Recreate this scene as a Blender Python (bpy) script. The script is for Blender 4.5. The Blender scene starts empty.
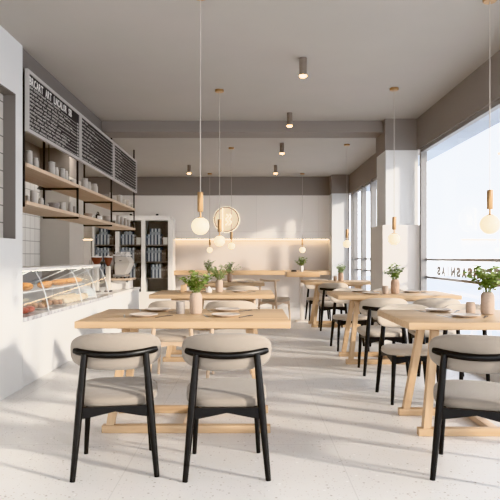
import bpy, bmesh, math, random
from mathutils import Vector, Matrix
random.seed(7)
PI = math.pi
F, HC, HY = 590.0, 1.16, 257.5          # lens in pixels, eye height, horizon row (used only to place the camera)
scn = bpy.context.scene
C = scn.collection

# ------------------------------------------------------------------ materials
def new_mat(name):
    m = bpy.data.materials.new(name); m.use_nodes = True
    nt = m.node_tree; nt.nodes.clear()
    out = nt.nodes.new('ShaderNodeOutputMaterial')
    return m, nt, out
def mat(name, col, rough=0.6, metal=0.0, noise=0.0, nscale=30.0, bump=0.0, bscale=200.0, col2=None, spec=0.5, stretch=None, emit=0.0, ecol=None, sheen=0.0):
    m, nt, out = new_mat(name)
    p = nt.nodes.new('ShaderNodeBsdfPrincipled')
    p.inputs['Roughness'].default_value = rough
    p.inputs['Metallic'].default_value = metal
    p.inputs['Specular IOR Level'].default_value = spec
    if sheen: p.inputs['Sheen Weight'].default_value = sheen
    tc = nt.nodes.new('ShaderNodeTexCoord'); mp = nt.nodes.new('ShaderNodeMapping')
    nt.links.new(tc.outputs['Object'], mp.inputs['Vector'])
    if stretch: mp.inputs['Scale'].default_value = stretch
    n = nt.nodes.new('ShaderNodeTexNoise'); n.inputs['Scale'].default_value = nscale; n.inputs['Detail'].default_value = 4
    nt.links.new(mp.outputs['Vector'], n.inputs['Vector'])
    r = nt.nodes.new('ShaderNodeValToRGB')
    c2 = col2 if col2 else tuple(c*(1-noise) for c in col)
    r.color_ramp.elements[0].position = 0.3; r.color_ramp.elements[1].position = 0.7
    r.color_ramp.elements[0].color = (*c2, 1); r.color_ramp.elements[1].color = (*col, 1)
    nt.links.new(n.outputs['Fac'], r.inputs['Fac'])
    nt.links.new(r.outputs['Color'], p.inputs['Base Color'])
    if bump:
        n2 = nt.nodes.new('ShaderNodeTexNoise'); n2.inputs['Scale'].default_value = bscale
        nt.links.new(tc.outputs['Object'], n2.inputs['Vector'])
        b = nt.nodes.new('ShaderNodeBump'); b.inputs['Strength'].default_value = bump; b.inputs['Distance'].default_value = 0.002
        nt.links.new(n2.outputs['Fac'], b.inputs['Height']); nt.links.new(b.outputs['Normal'], p.inputs['Normal'])
    if emit:
        p.inputs['Emission Color'].default_value = (*(ecol or col), 1); p.inputs['Emission Strength'].default_value = emit
    nt.links.new(p.outputs['BSDF'], out.inputs['Surface'])
    return m
def glass(name, tint=(0.96, 0.98, 1.0), refl=0.08, rough=0.02, body=0.0, bcol=(0.8,0.85,0.88)):
    m, nt, out = new_mat(name)
    t = nt.nodes.new('ShaderNodeBsdfTransparent'); t.inputs['Color'].default_value = (*tint, 1)
    g = nt.nodes.new('ShaderNodeBsdfGlossy'); g.inputs['Roughness'].default_value = rough
    fr = nt.nodes.new('ShaderNodeFresnel'); fr.inputs['IOR'].default_value = 1.35
    ml = nt.nodes.new('ShaderNodeMath'); ml.operation = 'MULTIPLY_ADD'; ml.inputs[1].default_value = 0.30; ml.inputs[2].default_value = refl*0.02
    nt.links.new(fr.outputs['Fac'], ml.inputs[0])
    mx = nt.nodes.new('ShaderNodeMixShader')
    nt.links.new(ml.outputs[0], mx.inputs['Fac']); nt.links.new(t.outputs[0], mx.inputs[1]); nt.links.new(g.outputs[0], mx.inputs[2])
    last = mx
    if body:
        d = nt.nodes.new('ShaderNodeBsdfDiffuse'); d.inputs['Color'].default_value = (*bcol, 1)
        m2 = nt.nodes.new('ShaderNodeMixShader'); m2.inputs['Fac'].default_value = body
        nt.links.new(mx.outputs[0], m2.inputs[1]); nt.links.new(d.outputs[0], m2.inputs[2]); last = m2
    nt.links.new(last.outputs[0], out.inputs['Surface'])
    return m
def brick_mat(name, c1, c2, mortar, w, h, msize, off=0.0, axis='YZ', shift=(0,0), rough=0.3, speck=False):
    m, nt, out = new_mat(name)
    p = nt.nodes.new('ShaderNodeBsdfPrincipled'); p.inputs['Roughness'].default_value = rough
    g = nt.nodes.new('ShaderNodeNewGeometry'); s = nt.nodes.new('ShaderNodeSeparateXYZ'); cb = nt.nodes.new('ShaderNodeCombineXYZ')
    nt.links.new(g.outputs['Position'], s.inputs[0])
    for i, a in enumerate(axis):
        ad = nt.nodes.new('ShaderNodeMath'); ad.operation = 'ADD'; ad.inputs[1].default_value = shift[i]
        nt.links.new(s.outputs[a], ad.inputs[0]); nt.links.new(ad.outputs[0], cb.inputs[i])
    b = nt.nodes.new('ShaderNodeTexBrick'); b.offset = off; b.inputs['Scale'].default_value = 1.0
    b.inputs['Brick Width'].default_value = w; b.inputs['Row Height'].default_value = h
    b.inputs['Mortar Size'].default_value = msize; b.inputs['Mortar Smooth'].default_value = 0.1
    b.inputs['Color1'].default_value = (*c1, 1); b.inputs['Color2'].default_value = (*c2, 1); b.inputs['Mortar'].default_value = (*mortar, 1)
    nt.links.new(cb.outputs[0], b.inputs['Vector'])
    src = b.outputs['Color']
    if speck:
        for sc, th, colr, sd in ((26, 0.16, (0.42,0.38,0.35), 0), (38, 0.17, (0.55,0.50,0.46), 5.3), (17, 0.13, (0.80,0.79,0.78), 9.1), (60, 0.2, (0.52,0.50,0.49), 2.2)):
            v = nt.nodes.new('ShaderNodeTexVoronoi'); v.inputs['Scale'].default_value = sc
            mp = nt.nodes.new('ShaderNodeMapping'); mp.inputs['Location'].default_value = (sd, sd, 0)
            nt.links.new(g.outputs['Position'], mp.inputs[0]); nt.links.new(mp.outputs[0], v.inputs['Vector'])
            lt = nt.nodes.new('ShaderNodeMath'); lt.operation = 'LESS_THAN'; lt.inputs[1].default_value = th
            nt.links.new(v.outputs['Distance'], lt.inputs[0])
            sp = nt.nodes.new('ShaderNodeSeparateColor'); nt.links.new(v.outputs['Color'], sp.inputs[0])
            l2 = nt.nodes.new('ShaderNodeMath'); l2.operation = 'LESS_THAN'; l2.inputs[1].default_value = 0.33
            nt.links.new(sp.outputs[0], l2.inputs[0])
            mu = nt.nodes.new('ShaderNodeMath'); mu.operation = 'MULTIPLY'
            nt.links.new(lt.outputs[0], mu.inputs[0]); nt.links.new(l2.outputs[0], mu.inputs[1])
            mx = nt.nodes.new('ShaderNodeMix'); mx.data_type = 'RGBA'
            nt.links.new(mu.outputs[0], mx.inputs['Factor']); nt.links.new(src, mx.inputs['A']); mx.inputs['B'].default_value = (*colr, 1)
            src = mx.outputs['Result']
        n = nt.nodes.new('ShaderNodeTexNoise'); n.inputs['Scale'].default_value = 2.5; n.inputs['Detail'].default_value = 5
        nt.links.new(g.outputs['Position'], n.inputs['Vector'])
        mr = nt.nodes.new('ShaderNodeMapRange'); mr.inputs['To Min'].default_value = rough-0.08; mr.inputs['To Max'].default_value = rough+0.12
        nt.links.new(n.outputs['Fac'], mr.inputs['Value']); nt.links.new(mr.outputs[0], p.inputs['Roughness'])
    nt.links.new(src, p.inputs['Base Color'])
    nt.links.new(p.outputs['BSDF'], out.inputs['Surface'])
    return m
def emis(name, col, st):
    m, nt, out = new_mat(name)
    e = nt.nodes.new('ShaderNodeEmission'); e.inputs['Color'].default_value = (*col, 1); e.inputs['Strength'].default_value = st
    nt.links.new(e.outputs[0], out.inputs['Surface']); return m

M = dict(
 floor=brick_mat('terrazzo', (0.70,0.685,0.67), (0.69,0.675,0.66), (0.60,0.585,0.57), 1.2, 1.2, 0.003, axis='XY', shift=(-0.52+12, -3.66+12), rough=0.36, speck=True),
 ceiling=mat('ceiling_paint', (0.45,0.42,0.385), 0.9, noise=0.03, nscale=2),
 taupe=mat('taupe_paint', (0.29,0.26,0.24), 0.9, noise=0.03, nscale=2),
 white=mat('white_plaster', (0.69,0.685,0.675), 0.75, noise=0.02, nscale=3, bump=0.15, bscale=60),
 cream=mat('cream_plaster', (0.74,0.70,0.66), 0.8, noise=0.02, nscale=3),
 backup=brick_mat('back_panels', (0.84,0.80,0.76), (0.85,0.81,0.77), (0.74,0.70,0.66), 1.45, 1.1, 0.003, axis='XZ', shift=(10,0.43), rough=0.6),
 backlow=mat('greige_panel', (0.68,0.63,0.59), 0.7, noise=0.03, nscale=3),
 greypanel=mat('grey_panel', (0.52,0.485,0.445), 0.55, noise=0.04, nscale=2),
 lining=mat('shaded_taupe_paint', (0.20,0.18,0.165), 0.8, noise=0.03, nscale=3),  # taupe with the shade of niche reveal and left bulkhead mixed in
 tile=brick_mat('kitchen_tiles', (0.80,0.79,0.77), (0.76,0.75,0.73), (0.42,0.41,0.40), 0.21, 0.21, 0.006, axis='YZ', shift=(0.0,0.04), rough=0.18),
 tile2=brick_mat('niche_tiles', (0.66,0.62,0.58), (0.60,0.57,0.53), (0.30,0.27,0.25), 0.30, 0.148, 0.006, axis='YZ', shift=(0.0,0.02), rough=0.25),
 wood=mat('oak_wood', (0.62,0.45,0.29), 0.42, nscale=2.2, col2=(0.51,0.345,0.205), stretch=(0.6, 14, 14)),
 woodv=mat('oak_wood_upright', (0.62,0.45,0.29), 0.45, nscale=2.2, col2=(0.52,0.355,0.215), stretch=(14, 14, 0.8)),
 woody=mat('oak_wood_lengthwise', (0.68,0.53,0.40), 0.5, nscale=2.2, col2=(0.60,0.45,0.32), stretch=(14, 0.6, 14)),
 black=mat('black_lacquered_wood', (0.008,0.007,0.0065), 0.36, noise=0.3, nscale=20, spec=0.35),
 iron=mat('black_metal', (0.035,0.030,0.028), 0.5, metal=0.3, noise=0.2, nscale=20),
 fabric=mat('beige_upholstery', (0.305,0.26,0.215), 0.95, noise=0.10, nscale=420, bump=0.6, bscale=900, sheen=0.25),
 fabric_sunlit=mat('sunlit_beige_upholstery', (0.52,0.45,0.375), 0.95, noise=0.08, nscale=420, bump=0.5, bscale=900, sheen=0.2),  # same beige pads lightened, sunlight on the window-side chairs put into the colour
 plate=mat('beige_plate_glaze', (0.64,0.575,0.52), 0.35, noise=0.06, nscale=30),
 fabric2=mat('cream_upholstery', (0.52,0.44,0.36), 0.95, noise=0.08, nscale=420, bump=0.5, bscale=900, sheen=0.2),
 framew=mat('grey_white_frame', (0.52,0.49,0.47), 0.5, noise=0.03, nscale=5),
 board=mat('menu_board_black', (0.030,0.027,0.026), 0.6, noise=0.2, nscale=6),
 chalk=mat('menu_lettering', (0.60,0.57,0.54), 0.8, noise=0.2, nscale=60),
 chalk2=mat('menu_heading', (0.86,0.84,0.81), 0.8, noise=0.1, nscale=60),
 brass=mat('brushed_brass', (0.52,0.335,0.18), 0.35, metal=0.85, noise=0.15, nscale=40),
 cord=mat('pale_cord', (0.50,0.45,0.40), 0.7, noise=0.05),
 globe=mat('opal_globe', (0.85,0.80,0.70), 0.25, noise=0.01, emit=1.0, ecol=(1.0,0.84,0.58)),
 bulb=emis('warm_lamp', (1.0,0.62,0.26), 22.0),
 led=emis('warm_led', (1.0,0.74,0.46), 14.0),
 panel=emis('kitchen_fill_glow', (1.0,0.93,0.84), 12.0),  # glow of the fill panels added over the kitchen
 casefill=emis('case_fill_glow', (1.0,0.90,0.76), 8.0),  # glow of the strip added inside the pastry case
 neon=emis('neon_glow', (1.0,0.88,0.68), 4.0),
 signrim=mat('bronze_rim', (0.30,0.20,0.12), 0.4, metal=0.6, noise=0.1),
 signface=mat('sign_face', (0.80,0.70,0.58), 0.6, noise=0.03, emit=0.35, ecol=(1.0,0.82,0.60)),
 spot=mat('taupe_metal', (0.27,0.225,0.19), 0.45, metal=0.3, noise=0.1),
 ceramic_shaded=mat('ceramic_shaded', (0.56,0.52,0.475), 0.6, noise=0.1, nscale=40),  # white shelf ware greyed down, its shading put into the colour
 ceramic=mat('white_ceramic', (0.80,0.77,0.74), 0.35, noise=0.03, nscale=30),
 greyceramic=mat('grey_ceramic', (0.36,0.325,0.30), 0.6, noise=0.15, nscale=60),
 sand=mat('sand_ceramic', (0.50,0.395,0.32), 0.7, noise=0.12, nscale=80, bump=0.3, bscale=300),
 terra=mat('warm_clay', (0.50,0.35,0.26), 0.7, noise=0.15, nscale=60, bump=0.3, bscale=300),
 leaf=mat('green_leaf', (0.37,0.43,0.15), 0.5, nscale=14, col2=(0.10,0.17,0.045)),
 leafpale=mat('pale_green_leaf', (0.42,0.50,0.26), 0.5, nscale=14, col2=(0.20,0.29,0.10)),
 stem=mat('plant_stem', (0.22,0.26,0.10), 0.6, noise=0.2),
 steel=mat('brushed_steel', (0.60,0.58,0.56), 0.3, metal=0.9, noise=0.1, nscale=30),
 darksteel=mat('dark_steel', (0.12,0.10,0.09), 0.35, metal=0.7, noise=0.1, nscale=30),
 cabwhite=mat('cabinet_white', (0.80,0.775,0.75), 0.5, noise=0.02),
 cabdark=mat('cabinet_dark_inside', (0.30,0.26,0.235), 0.7, noise=0.1),
 bookblue=mat('slate_blue_cover', (0.15,0.17,0.21), 0.6, noise=0.15),
 bookwhite=mat('off_white_cover', (0.66,0.68,0.71), 0.6, noise=0.08),
 bookbrown=mat('brown_cover', (0.22,0.175,0.15), 0.65, noise=0.2),
 bookgrey=mat('grey_blue_label', (0.40,0.43,0.48), 0.6, noise=0.08),
 bookband=mat('spine_band', (0.36,0.31,0.27), 0.6, noise=0.1),
 glass=glass('window_glass'),
 caseglass=glass('display_glass', (0.95,0.97,0.98), 0.3, body=0.012),
 cabglass=glass('cabinet_glass', (0.97,0.98,0.98), 0.1),
 edgeglass=mat('glass_edge', (0.78,0.80,0.82), 0.2, noise=0.02),
 deck=mat('grey_marble', (0.58,0.58,0.59), 0.25, nscale=12, col2=(0.30,0.30,0.31)),
 bluegrey=mat('slate_panel', (0.22,0.24,0.28), 0.4, noise=0.1),
 bread=mat('golden_bread', (0.80,0.44,0.15), 0.7, nscale=45, col2=(0.42,0.16,0.04)),
 dough=mat('pale_bun', (0.84,0.76,0.62), 0.7, nscale=24, col2=(0.66,0.50,0.32)),
 choc=mat('dark_pastry', (0.20,0.09,0.045), 0.6, nscale=40, col2=(0.42,0.24,0.12)),
 berry=mat('red_pastry', (0.50,0.10,0.06), 0.5, noise=0.4, nscale=40),
 walnut=mat('walnut_hopper', (0.20,0.065,0.035), 0.3, noise=0.25, nscale=12),
 creamic=mat('cream_enamel', (0.68,0.63,0.57), 0.3, noise=0.02),
 mull=mat('grey_window_frame', (0.30,0.285,0.275), 0.5, noise=0.05),
 rail=mat('bronze_rail', (0.20,0.165,0.145), 0.45, metal=0.4, noise=0.1),
 letters=mat('window_lettering', (0.26,0.23,0.21), 0.6, noise=0.05),
 pave=mat('pale_paving', (0.72,0.73,0.75), 0.8, noise=0.06, nscale=2),
 soffit=mat('pale_blue_soffit', (0.50,0.55,0.61), 0.8, noise=0.02, nscale=2),
)

# ------------------------------------------------------------------ geometry helpers
def BM(): return bmesh.new()
def box(bm, x0, x1, y0, y1, z0, z1, bev=0.0, seg=2):
    b = bmesh.new() if bev else bm
    vs = [b.verts.new((x, y, z)) for z in (z0, z1) for y in (y0, y1) for x in (x0, x1)]
    for f in ((0,2,3,1),(4,5,7,6),(0,1,5,4),(2,6,7,3),(0,4,6,2),(1,3,7,5)): b.faces.new([vs[i] for i in f])
    if bev:
        bmesh.ops.bevel(b, geom=list(b.edges), offset=bev, segments=seg, affect='EDGES', profile=0.5)
        merge(bm, b)
    return bm
def merge(bm, b, mx=None):
    if mx is not None: b.transform(mx)
    me = bpy.data.meshes.new('tmp'); b.to_mesh(me); b.free(); bm.from_mesh(me); bpy.data.meshes.remove(me)
def hexa(bm, bot, top, bev=0.0):
    b = bmesh.new()
    vs = [b.verts.new(p) for p in bot] + [b.verts.new(p) for p in top]
    for f in ((3,2,1,0),(4,5,6,7),(0,1,5,4),(1,2,6,5),(2,3,7,6),(3,0,4,7)): b.faces.new([vs[i] for i in f])
    bmesh.ops.recalc_face_normals(b, faces=b.faces)
    if bev: bmesh.ops.bevel(b, geom=list(b.edges), offset=bev, segments=2, affect='EDGES')
    merge(bm, b); return bm
def tube(bm, pts, rad, n=12, cap=True, sx=1.0):
    """swept tube along pts, rad a number or a list"""
    pts = [Vector(p) for p in pts]; rings = []
    prev = None
    for i, p in enumerate(pts):
        d = (pts[min(i+1, len(pts)-1)] - pts[max(i-1, 0)]).normalized()
        up = Vector((0,0,1)) if abs(d.z) < 0.92 else Vector((1,0,0))
        if prev is not None:
            u = (prev - d*prev.dot(d)).normalized()
        else: u = d.cross(up).normalized()
        prev = u; v = d.cross(u).normalized()
        r = rad[i] if isinstance(rad, (list, tuple)) else rad
        rings.append([bm.verts.new(p + (u*math.cos(2*PI*k/n)*sx + v*math.sin(2*PI*k/n))*r) for k in range(n)])
    for a, b in zip(rings, rings[1:]):
        for k in range(n): bm.faces.new((a[k], a[(k+1)%n], b[(k+1)%n], b[k]))
    if cap: bm.faces.new(rings[0][::-1]); bm.faces.new(rings[-1])
    return bm
def lathe(bm, prof, n=24, c=(0,0,0)):
    """prof list of (r,z); r=0 closes"""
    rings = []
    for r, z in prof:
        if r <= 1e-6: rings.append([bm.verts.new((c[0], c[1], c[2]+z))])
        else: rings.append([bm.verts.new((c[0]+r*math.cos(2*PI*k/n), c[1]+r*math.sin(2*PI*k/n), c[2]+z)) for k in range(n)])
    for a, b in zip(rings, rings[1:]):
        for k in range(n):
            k2 = (k+1) % n
            if len(a) == 1 and len(b) == 1: continue
            if len(a) == 1: bm.faces.new((a[0], b[k2], b[k]))
            elif len(b) == 1: bm.faces.new((a[k], a[k2], b[0]))
            else: bm.faces.new((a[k], a[k2], b[k2], b[k]))
    return bm
def superell(bm, a, b, c, e1=1.0, e2=1.0, nu=40, nv=20, fn=None):
    """superellipsoid; e1 shapes the vertical section, e2 the plan outline; fn deforms each point"""
    def sp(x, e): return math.copysign(abs(x)**e, x)
    rows = []
    for j in range(nv+1):
        ph = -PI/2 + PI*j/nv
        row = []
        for i in range(nu):
            th = 2*PI*i/nu
            p = Vector((a*sp(math.cos(ph), e1)*sp(math.cos(th), e2), b*sp(math.cos(ph), e1)*sp(math.sin(th), e2), c*sp(math.sin(ph), e1)))
            if fn: p = fn(p)
            row.append(p)
        rows.append([bm.verts.new(row[0])] if j in (0, nv) else [bm.verts.new(p) for p in row])
    for A, B in zip(rows, rows[1:]):
        for k in range(nu):
            k2 = (k+1) % nu
            if len(A) == 1: bm.faces.new((A[0], B[k2], B[k]))
            elif len(B) == 1: bm.faces.new((A[k], A[k2], B[0]))
            else: bm.faces.new((A[k], A[k2], B[k2], B[k]))
    return bm
def obj(name, bm, m, parent=None, smooth=30, loc=None):
    me = bpy.data.meshes.new(name)
    bmesh.ops.recalc_face_normals(bm, faces=bm.faces)
    bm.to_mesh(me); bm.free()
    if smooth:
        for p in me.polygons: p.use_smooth = True
        me.set_sharp_from_angle(angle=math.radians(smooth))
    me.materials.append(m)
    o = bpy.data.objects.new(name, me); C.objects.link(o)
    if parent: o.parent = parent
    if loc: o.location = loc
    return o
def tag(o, label=None, cat=None, group=None, kind=None):
    if label: o['label'] = label
    if cat: o['category'] = cat
    if group: o['group'] = group
    if kind: o['kind'] = kind
    return o
def thing(name, label, cat, loc=(0,0,0), rz=0.0, group=None):
    o = bpy.data.objects.new(name, None); C.objects.link(o)
    o.empty_display_size = 0.1
    o.location = loc; o.rotation_euler = (0,0,rz)
    return tag(o, label, cat, group)
KIDS = {}
def dup(root, loc, rz=None, label=None, group=None, scale=None):
    r = root.copy(); C.objects.link(r); r.location = loc
    if rz is not None: r.rotation_euler = (0,0,rz)
    if scale is not None: r.scale = (scale,)*3 if not isinstance(scale, tuple) else scale
    if label: r['label'] = label
    if group: r['group'] = group
    for ch in list(root.children):
        c = ch.copy(); C.objects.link(c); c.parent = r
        for g in ch.children:
            d = g.copy(); C.objects.link(d); d.parent = c
    return r
def struct(name, bm, m, parent=None, smooth=0):
    o = obj(name, bm, m, parent, smooth=smooth)
    if not parent: o['kind'] = 'structure'
    return o
def group_root(name):
    o = bpy.data.objects.new(name, None); C.objects.link(o); o['kind'] = 'structure'; return o

# ------------------------------------------------------------------ setting
XR, XL, ZC, ZH, YB = 2.26, -2.02, 3.04, 2.615, 13.9
XK, Y0 = -4.3, -1.6           # far kitchen wall, near end of the room
bm = BM(); box(bm, XK-0.1, 2.40, Y0-0.6, YB+0.1, -0.12, 0.0); struct('floor', bm, M['floor'])
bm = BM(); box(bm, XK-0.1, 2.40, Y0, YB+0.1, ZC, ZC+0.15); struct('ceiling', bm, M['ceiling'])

# left partition with a tiled niche
w = group_root('wall_left')
bm = BM()
yn0, yn1, zn0, zn1, xd = 2.6, 5.09, 1.32, 2.57, XL-0.105
box(bm, XL-0.25, XL, Y0, yn0, 0, ZC); box(bm, XL-0.25, XL, yn1, 5.24, 0, ZC)
box(bm, XL-0.25, XL, yn0, yn1, 0, zn0); box(bm, XL-0.25, XL, yn0, yn1, zn1, ZC)
struct('wall_face', bm, M['white'], w)
bm = BM(); box(bm, XL-0.24, xd, yn0, yn1, zn0, zn1); struct('niche_tiles', bm, M['tile2'], w)
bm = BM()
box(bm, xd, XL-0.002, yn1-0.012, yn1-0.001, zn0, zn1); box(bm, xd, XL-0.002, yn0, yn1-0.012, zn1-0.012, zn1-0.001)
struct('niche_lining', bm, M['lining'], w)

# kitchen shell
bm = BM(); box(bm, XK-0.1, XK, 2.0, YB, 0, ZC); struct('wall_kitchen', bm, M['cream'])
bm = BM(); box(bm, XK, XL-0.25, 1.9, 2.0, 0, ZC); struct('wall_kitchen_end', bm, M['cream'])
k = group_root('wall_tiled')
bm = BM(); box(bm, -4.3, -3.60, 5.6, 10.12, 0, 2.56); struct('tile_field', bm, M['tile'], k)
bm = BM(); box(bm, -4.3, -3.60, 5.6, 10.12, 2.56, ZC); struct('upper_band', bm, M['taupe'], k)
bm = BM(); box(bm, -4.3, -3.10, 10.13, 11.0, 0, 2.55); struct('grey_pier', bm, M['greypanel'], k)
bm = BM(); box(bm, -4.3, -3.10, 10.13, 11.0, 2.55, ZC); struct('pier_band', bm, M['taupe'], k)

# back wall: taupe bulkhead, pale upper panels standing proud of the greige lower wall
w = group_root('wall_back')
bm = BM(); box(bm, XK, 1.90, YB-0.08, YB+0.1, 1.585, ZH); struct('upper_panels', bm, M['backup'], w)
bm = BM(); box(bm, XK, 2.3, YB, YB+0.1, 0, 1.585); struct('lower_panels', bm, M['backlow'], w)
bm = BM(); box(bm, XK, 1.86, YB-0.14, YB+0.1, ZH, ZC); struct('bulkhead', bm, M['taupe'], w)
bm = BM(); box(bm, XK, 1.84, YB-0.03, YB-0.001, 0, 0.10); struct('baseboard_back', bm, M['cream'])
t = obj('led_strip', box(BM(), XK+0.02, 1.84, YB-0.06, YB-0.045, 1.574, 1.5848), M['led'], smooth=0)
tag(t, 'thin warm glowing light strip under the proud upper back wall', 'light strip')

# far right column
w = group_root('trim_2')
bm = BM(); box(bm, 1.86, XR, 13.4, YB, 0, ZH); struct('column_shaft', bm, M['white'], w)
bm = BM(); box(bm, 1.85, XR, 13.39, YB, ZH, ZC); struct('column_head', bm, M['taupe'], w)
# main column with wider plinth
w = group_root('trim_1')
bm = BM(); box(bm, 1.785, XR+0.04, 7.95, 8.70, 0, 1.60, 0.006); struct('column_plinth', bm, M['cream'], w)
bm = BM(); box(bm, 1.84, XR+0.02, 8.0, 8.56, 1.60, ZH); struct('column_shaft', bm, M['white'], w)
bm = BM(); box(bm, 1.83, XR+0.02, 7.99, 8.57, ZH, ZC); struct('column_head', bm, M['taupe'], w)
bm = BM(); box(bm, XL-0.1, 1.829, 8.12, 8.52, 2.885, ZC); struct('trim_3', bm, M['taupe'])
# bulkhead over the serving hatch, its colour darkened for the shaded corner
bm = BM(); box(bm, XL-0.22, XL-0.02, 5.25, 8.12, 2.70, ZC); struct('trim_4', bm, M['lining'])

# right wall: head over the windows, window openings down to the floor
w = group_root('wall_right')
bm = BM(); box(bm, XR, XR+0.14, Y0, YB, ZH, ZC); struct('window_head', bm, M['taupe'], w)
bm = BM(); box(bm, XR, XR+0.14, Y0, 7.96, 0.0, 0.10); box(bm, XR, XR+0.14, 8.7, 13.4, 0.0, 0.10); struct('sill', bm, M['cream'], w)
bm = BM()
for y in (9.25, 10.15, 11.05, 12.0, 12.95): box(bm, XR+0.01, XR+0.11, y, y+0.09, 0.1, ZH)
struct('mullion_piers', bm, M['mull'], w)
# window_1: big front window
def window(name, y0, y1, muls, letters=False):
    r = group_root(name)
    bm = BM()
    box(bm, XR+0.03, XR+0.09, y0, y1, ZH-0.045, ZH); box(bm, XR+0.03, XR+0.09, y0, y1, 0.10, 0.15)
    for y in muls: box(bm, XR+0.02, XR+0.10, y-0.035, y+0.035, 0.15, ZH-0.045)
    struct('window_frame', bm, M['mull'], r)
    bm = BM(); ys = sorted(muls)
    vs = [bm.verts.new(p) for p in ((XR+0.06,y0,0.15),(XR+0.06,y1,0.15),(XR+0.06,y1,ZH-0.045),(XR+0.06,y0,ZH-0.045))]
    bm.faces.new(vs); struct('glass_pane', bm, M['glass'], r)
    for z in (1.118, 0.885):
        bm = BM(); box(bm, XR+0.075, XR+0.10, y0, y1, z, z+0.03); struct('guard_rail', bm, M['rail'], r)
    return r
w1 = window('window_1', Y0, 7.95, [7.90, 3.3, 0.9, -1.5])
window('window_2', 8.72, 13.4, [8.8, 13.36])
# reversed lettering on the glass (reads from the street)
def text_mesh(body, size, ext=0.0, spacing=1.0, offs=0.0):
    cu = bpy.data.curves.new('lettering', 'FONT'); cu.body = body; cu.size = size; cu.extrude = ext
    cu.space_character = spacing; cu.offset = offs; cu.resolution_u = 3
    o = bpy.data.objects.new('lettering', cu); C.objects.link(o)
    dg = bpy.context.evaluated_depsgraph_get()
    me = bpy.data.meshes.new_from_object(o.evaluated_get(dg))
    bpy.data.objects.remove(o)
    return me
def letter_row(body, y0, y1, size, m, parent, xoff, z, nm, offs=0.0):
    """one mesh per character, evenly spaced from y0 to y1 in the parent's YZ plane"""
    pitch = (y1-y0)/len(body)
    for i, ch in enumerate(body):
        if ch == ' ': continue
        me = text_mesh(ch, size, 0.001, 1.0, offs)
        xs = [v.co.x for v in me.vertices]; w0, w1 = min(xs), max(xs)
        me.transform(Matrix.Translation((-(w0+w1)/2, 0, 0)))
        f = min(2.0, pitch*0.84/max(w1-w0, 1e-4)) if w1-w0 > pitch*0.3 else 1.0
        me.transform(Matrix.Diagonal((f, 1, 1, 1)))
        me.materials.clear(); me.materials.append(m)
        o = bpy.data.objects.new(nm, me); C.objects.link(o); o.parent = parent
        o.rotation_euler = (PI/2, 0, PI/2); o.location = (xoff, y0+pitch*(i+0.5), z)
t = thing('window_lettering', 'row of spaced dark capitals reversed on the large window glass between rails', 'lettering', (XR+0.063, 5.465, 0.948))
letter_row('ECOMSASNIAS', 0.0, 1.88, 0.138, M['letters'], t, 0.0, 0.0, 'letter', 0.010)
# street outside
bm = BM(); box(bm, 2.41, 40, -12, 40, -0.30, -0.10); struct('ground', bm, M['pave'])
bm = BM(); box(bm, XR+0.14, XR+0.52, Y0, 13.4, 2.66, 2.74); o = struct('trim_5', bm, M['soffit'])

# ------------------------------------------------------------------ dining tables
def make_table(label, w_, x, y, group, loc_only=None):
    """origin at the near left corner on the floor; 1.36 x 0.9 m top, crossed A-frames on two foot bars"""
    t = thing('dining_table', label, 'table', (x, y, 0), 0, group)
    bm = BM(); box(bm, 0, w_, 0, 0.90, 0.715, 0.76, 0.006); obj('tabletop', bm, M['wood'], t)
    x0, x1 = 0.12, w_-0.12
    for yy, s in ((0.23, 1), (0.73, -1)):
        bm = BM(); box(bm, x0, x1, yy-0.028, yy+0.028, 0.0, 0.05, 0.004); obj('foot_bar', bm, M['wood'], t)
        for xx, d in ((x0+0.055, 1), (x1-0.055, -1)):
            bm = BM(); xt, yt = xx+0.085*d, yy+0.10*s; q, h = 0.026, 0.026
            hexa(bm, [(xx-q,yy-h,0.05),(xx+q,yy-h,0.05),(xx+q,yy+h,0.05),(xx-q,yy+h,0.05)],
                     [(xt-q,yt-h,0.675),(xt+q,yt-h,0.675),(xt+q,yt+h,0.675),(xt-q,yt+h,0.675)], 0.003)
            obj('leg', bm, M['woodv'], t)
    xm = (x0+x1)/2
    bm = BM(); box(bm, xm-0.03, xm+0.03, 0.258, 0.702, 0.005, 0.045, 0.004); obj('cross_bar', bm, M['woody'], t)
    bm = BM(); box(bm, x0+0.08, x1-0.08, 0.32, 0.36, 0.675, 0.715); box(bm, x0+0.08, x1-0.08, 0.60, 0.64, 0.675, 0.715)
    obj('apron', bm, M['wood'], t)
    return t
GT = 'oak dining tables with foot bar bases'
TL = [(-1.10, 3.69), (-1.09, 6.35), (-1.02, 9.2)]
TR = [(0.975, 3.62), (0.925, 6.20), (0.90, 9.60)]
W = 1.355
make_table('oak table with foot bars in front of the two nearest black framed chairs', W, *TL[0], GT)
make_table('oak table behind the nearest left table holding a wooden block and leafy vase', W, *TL[1], GT)
make_table('farthest left oak table below the glowing round wall sign', 1.25, *TL[2], GT)
make_table('oak table reaching the large window with near chair cut by photo edge', XR-0.03-TR[0][0], *TR[0], GT)
make_table('middle oak window table standing right before the white column plinth', XR-0.03-TR[1][0], *TR[1], GT)
make_table('farthest oak window table, partly hidden behind the column plinth', 1.2, *TR[2], GT)

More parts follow.
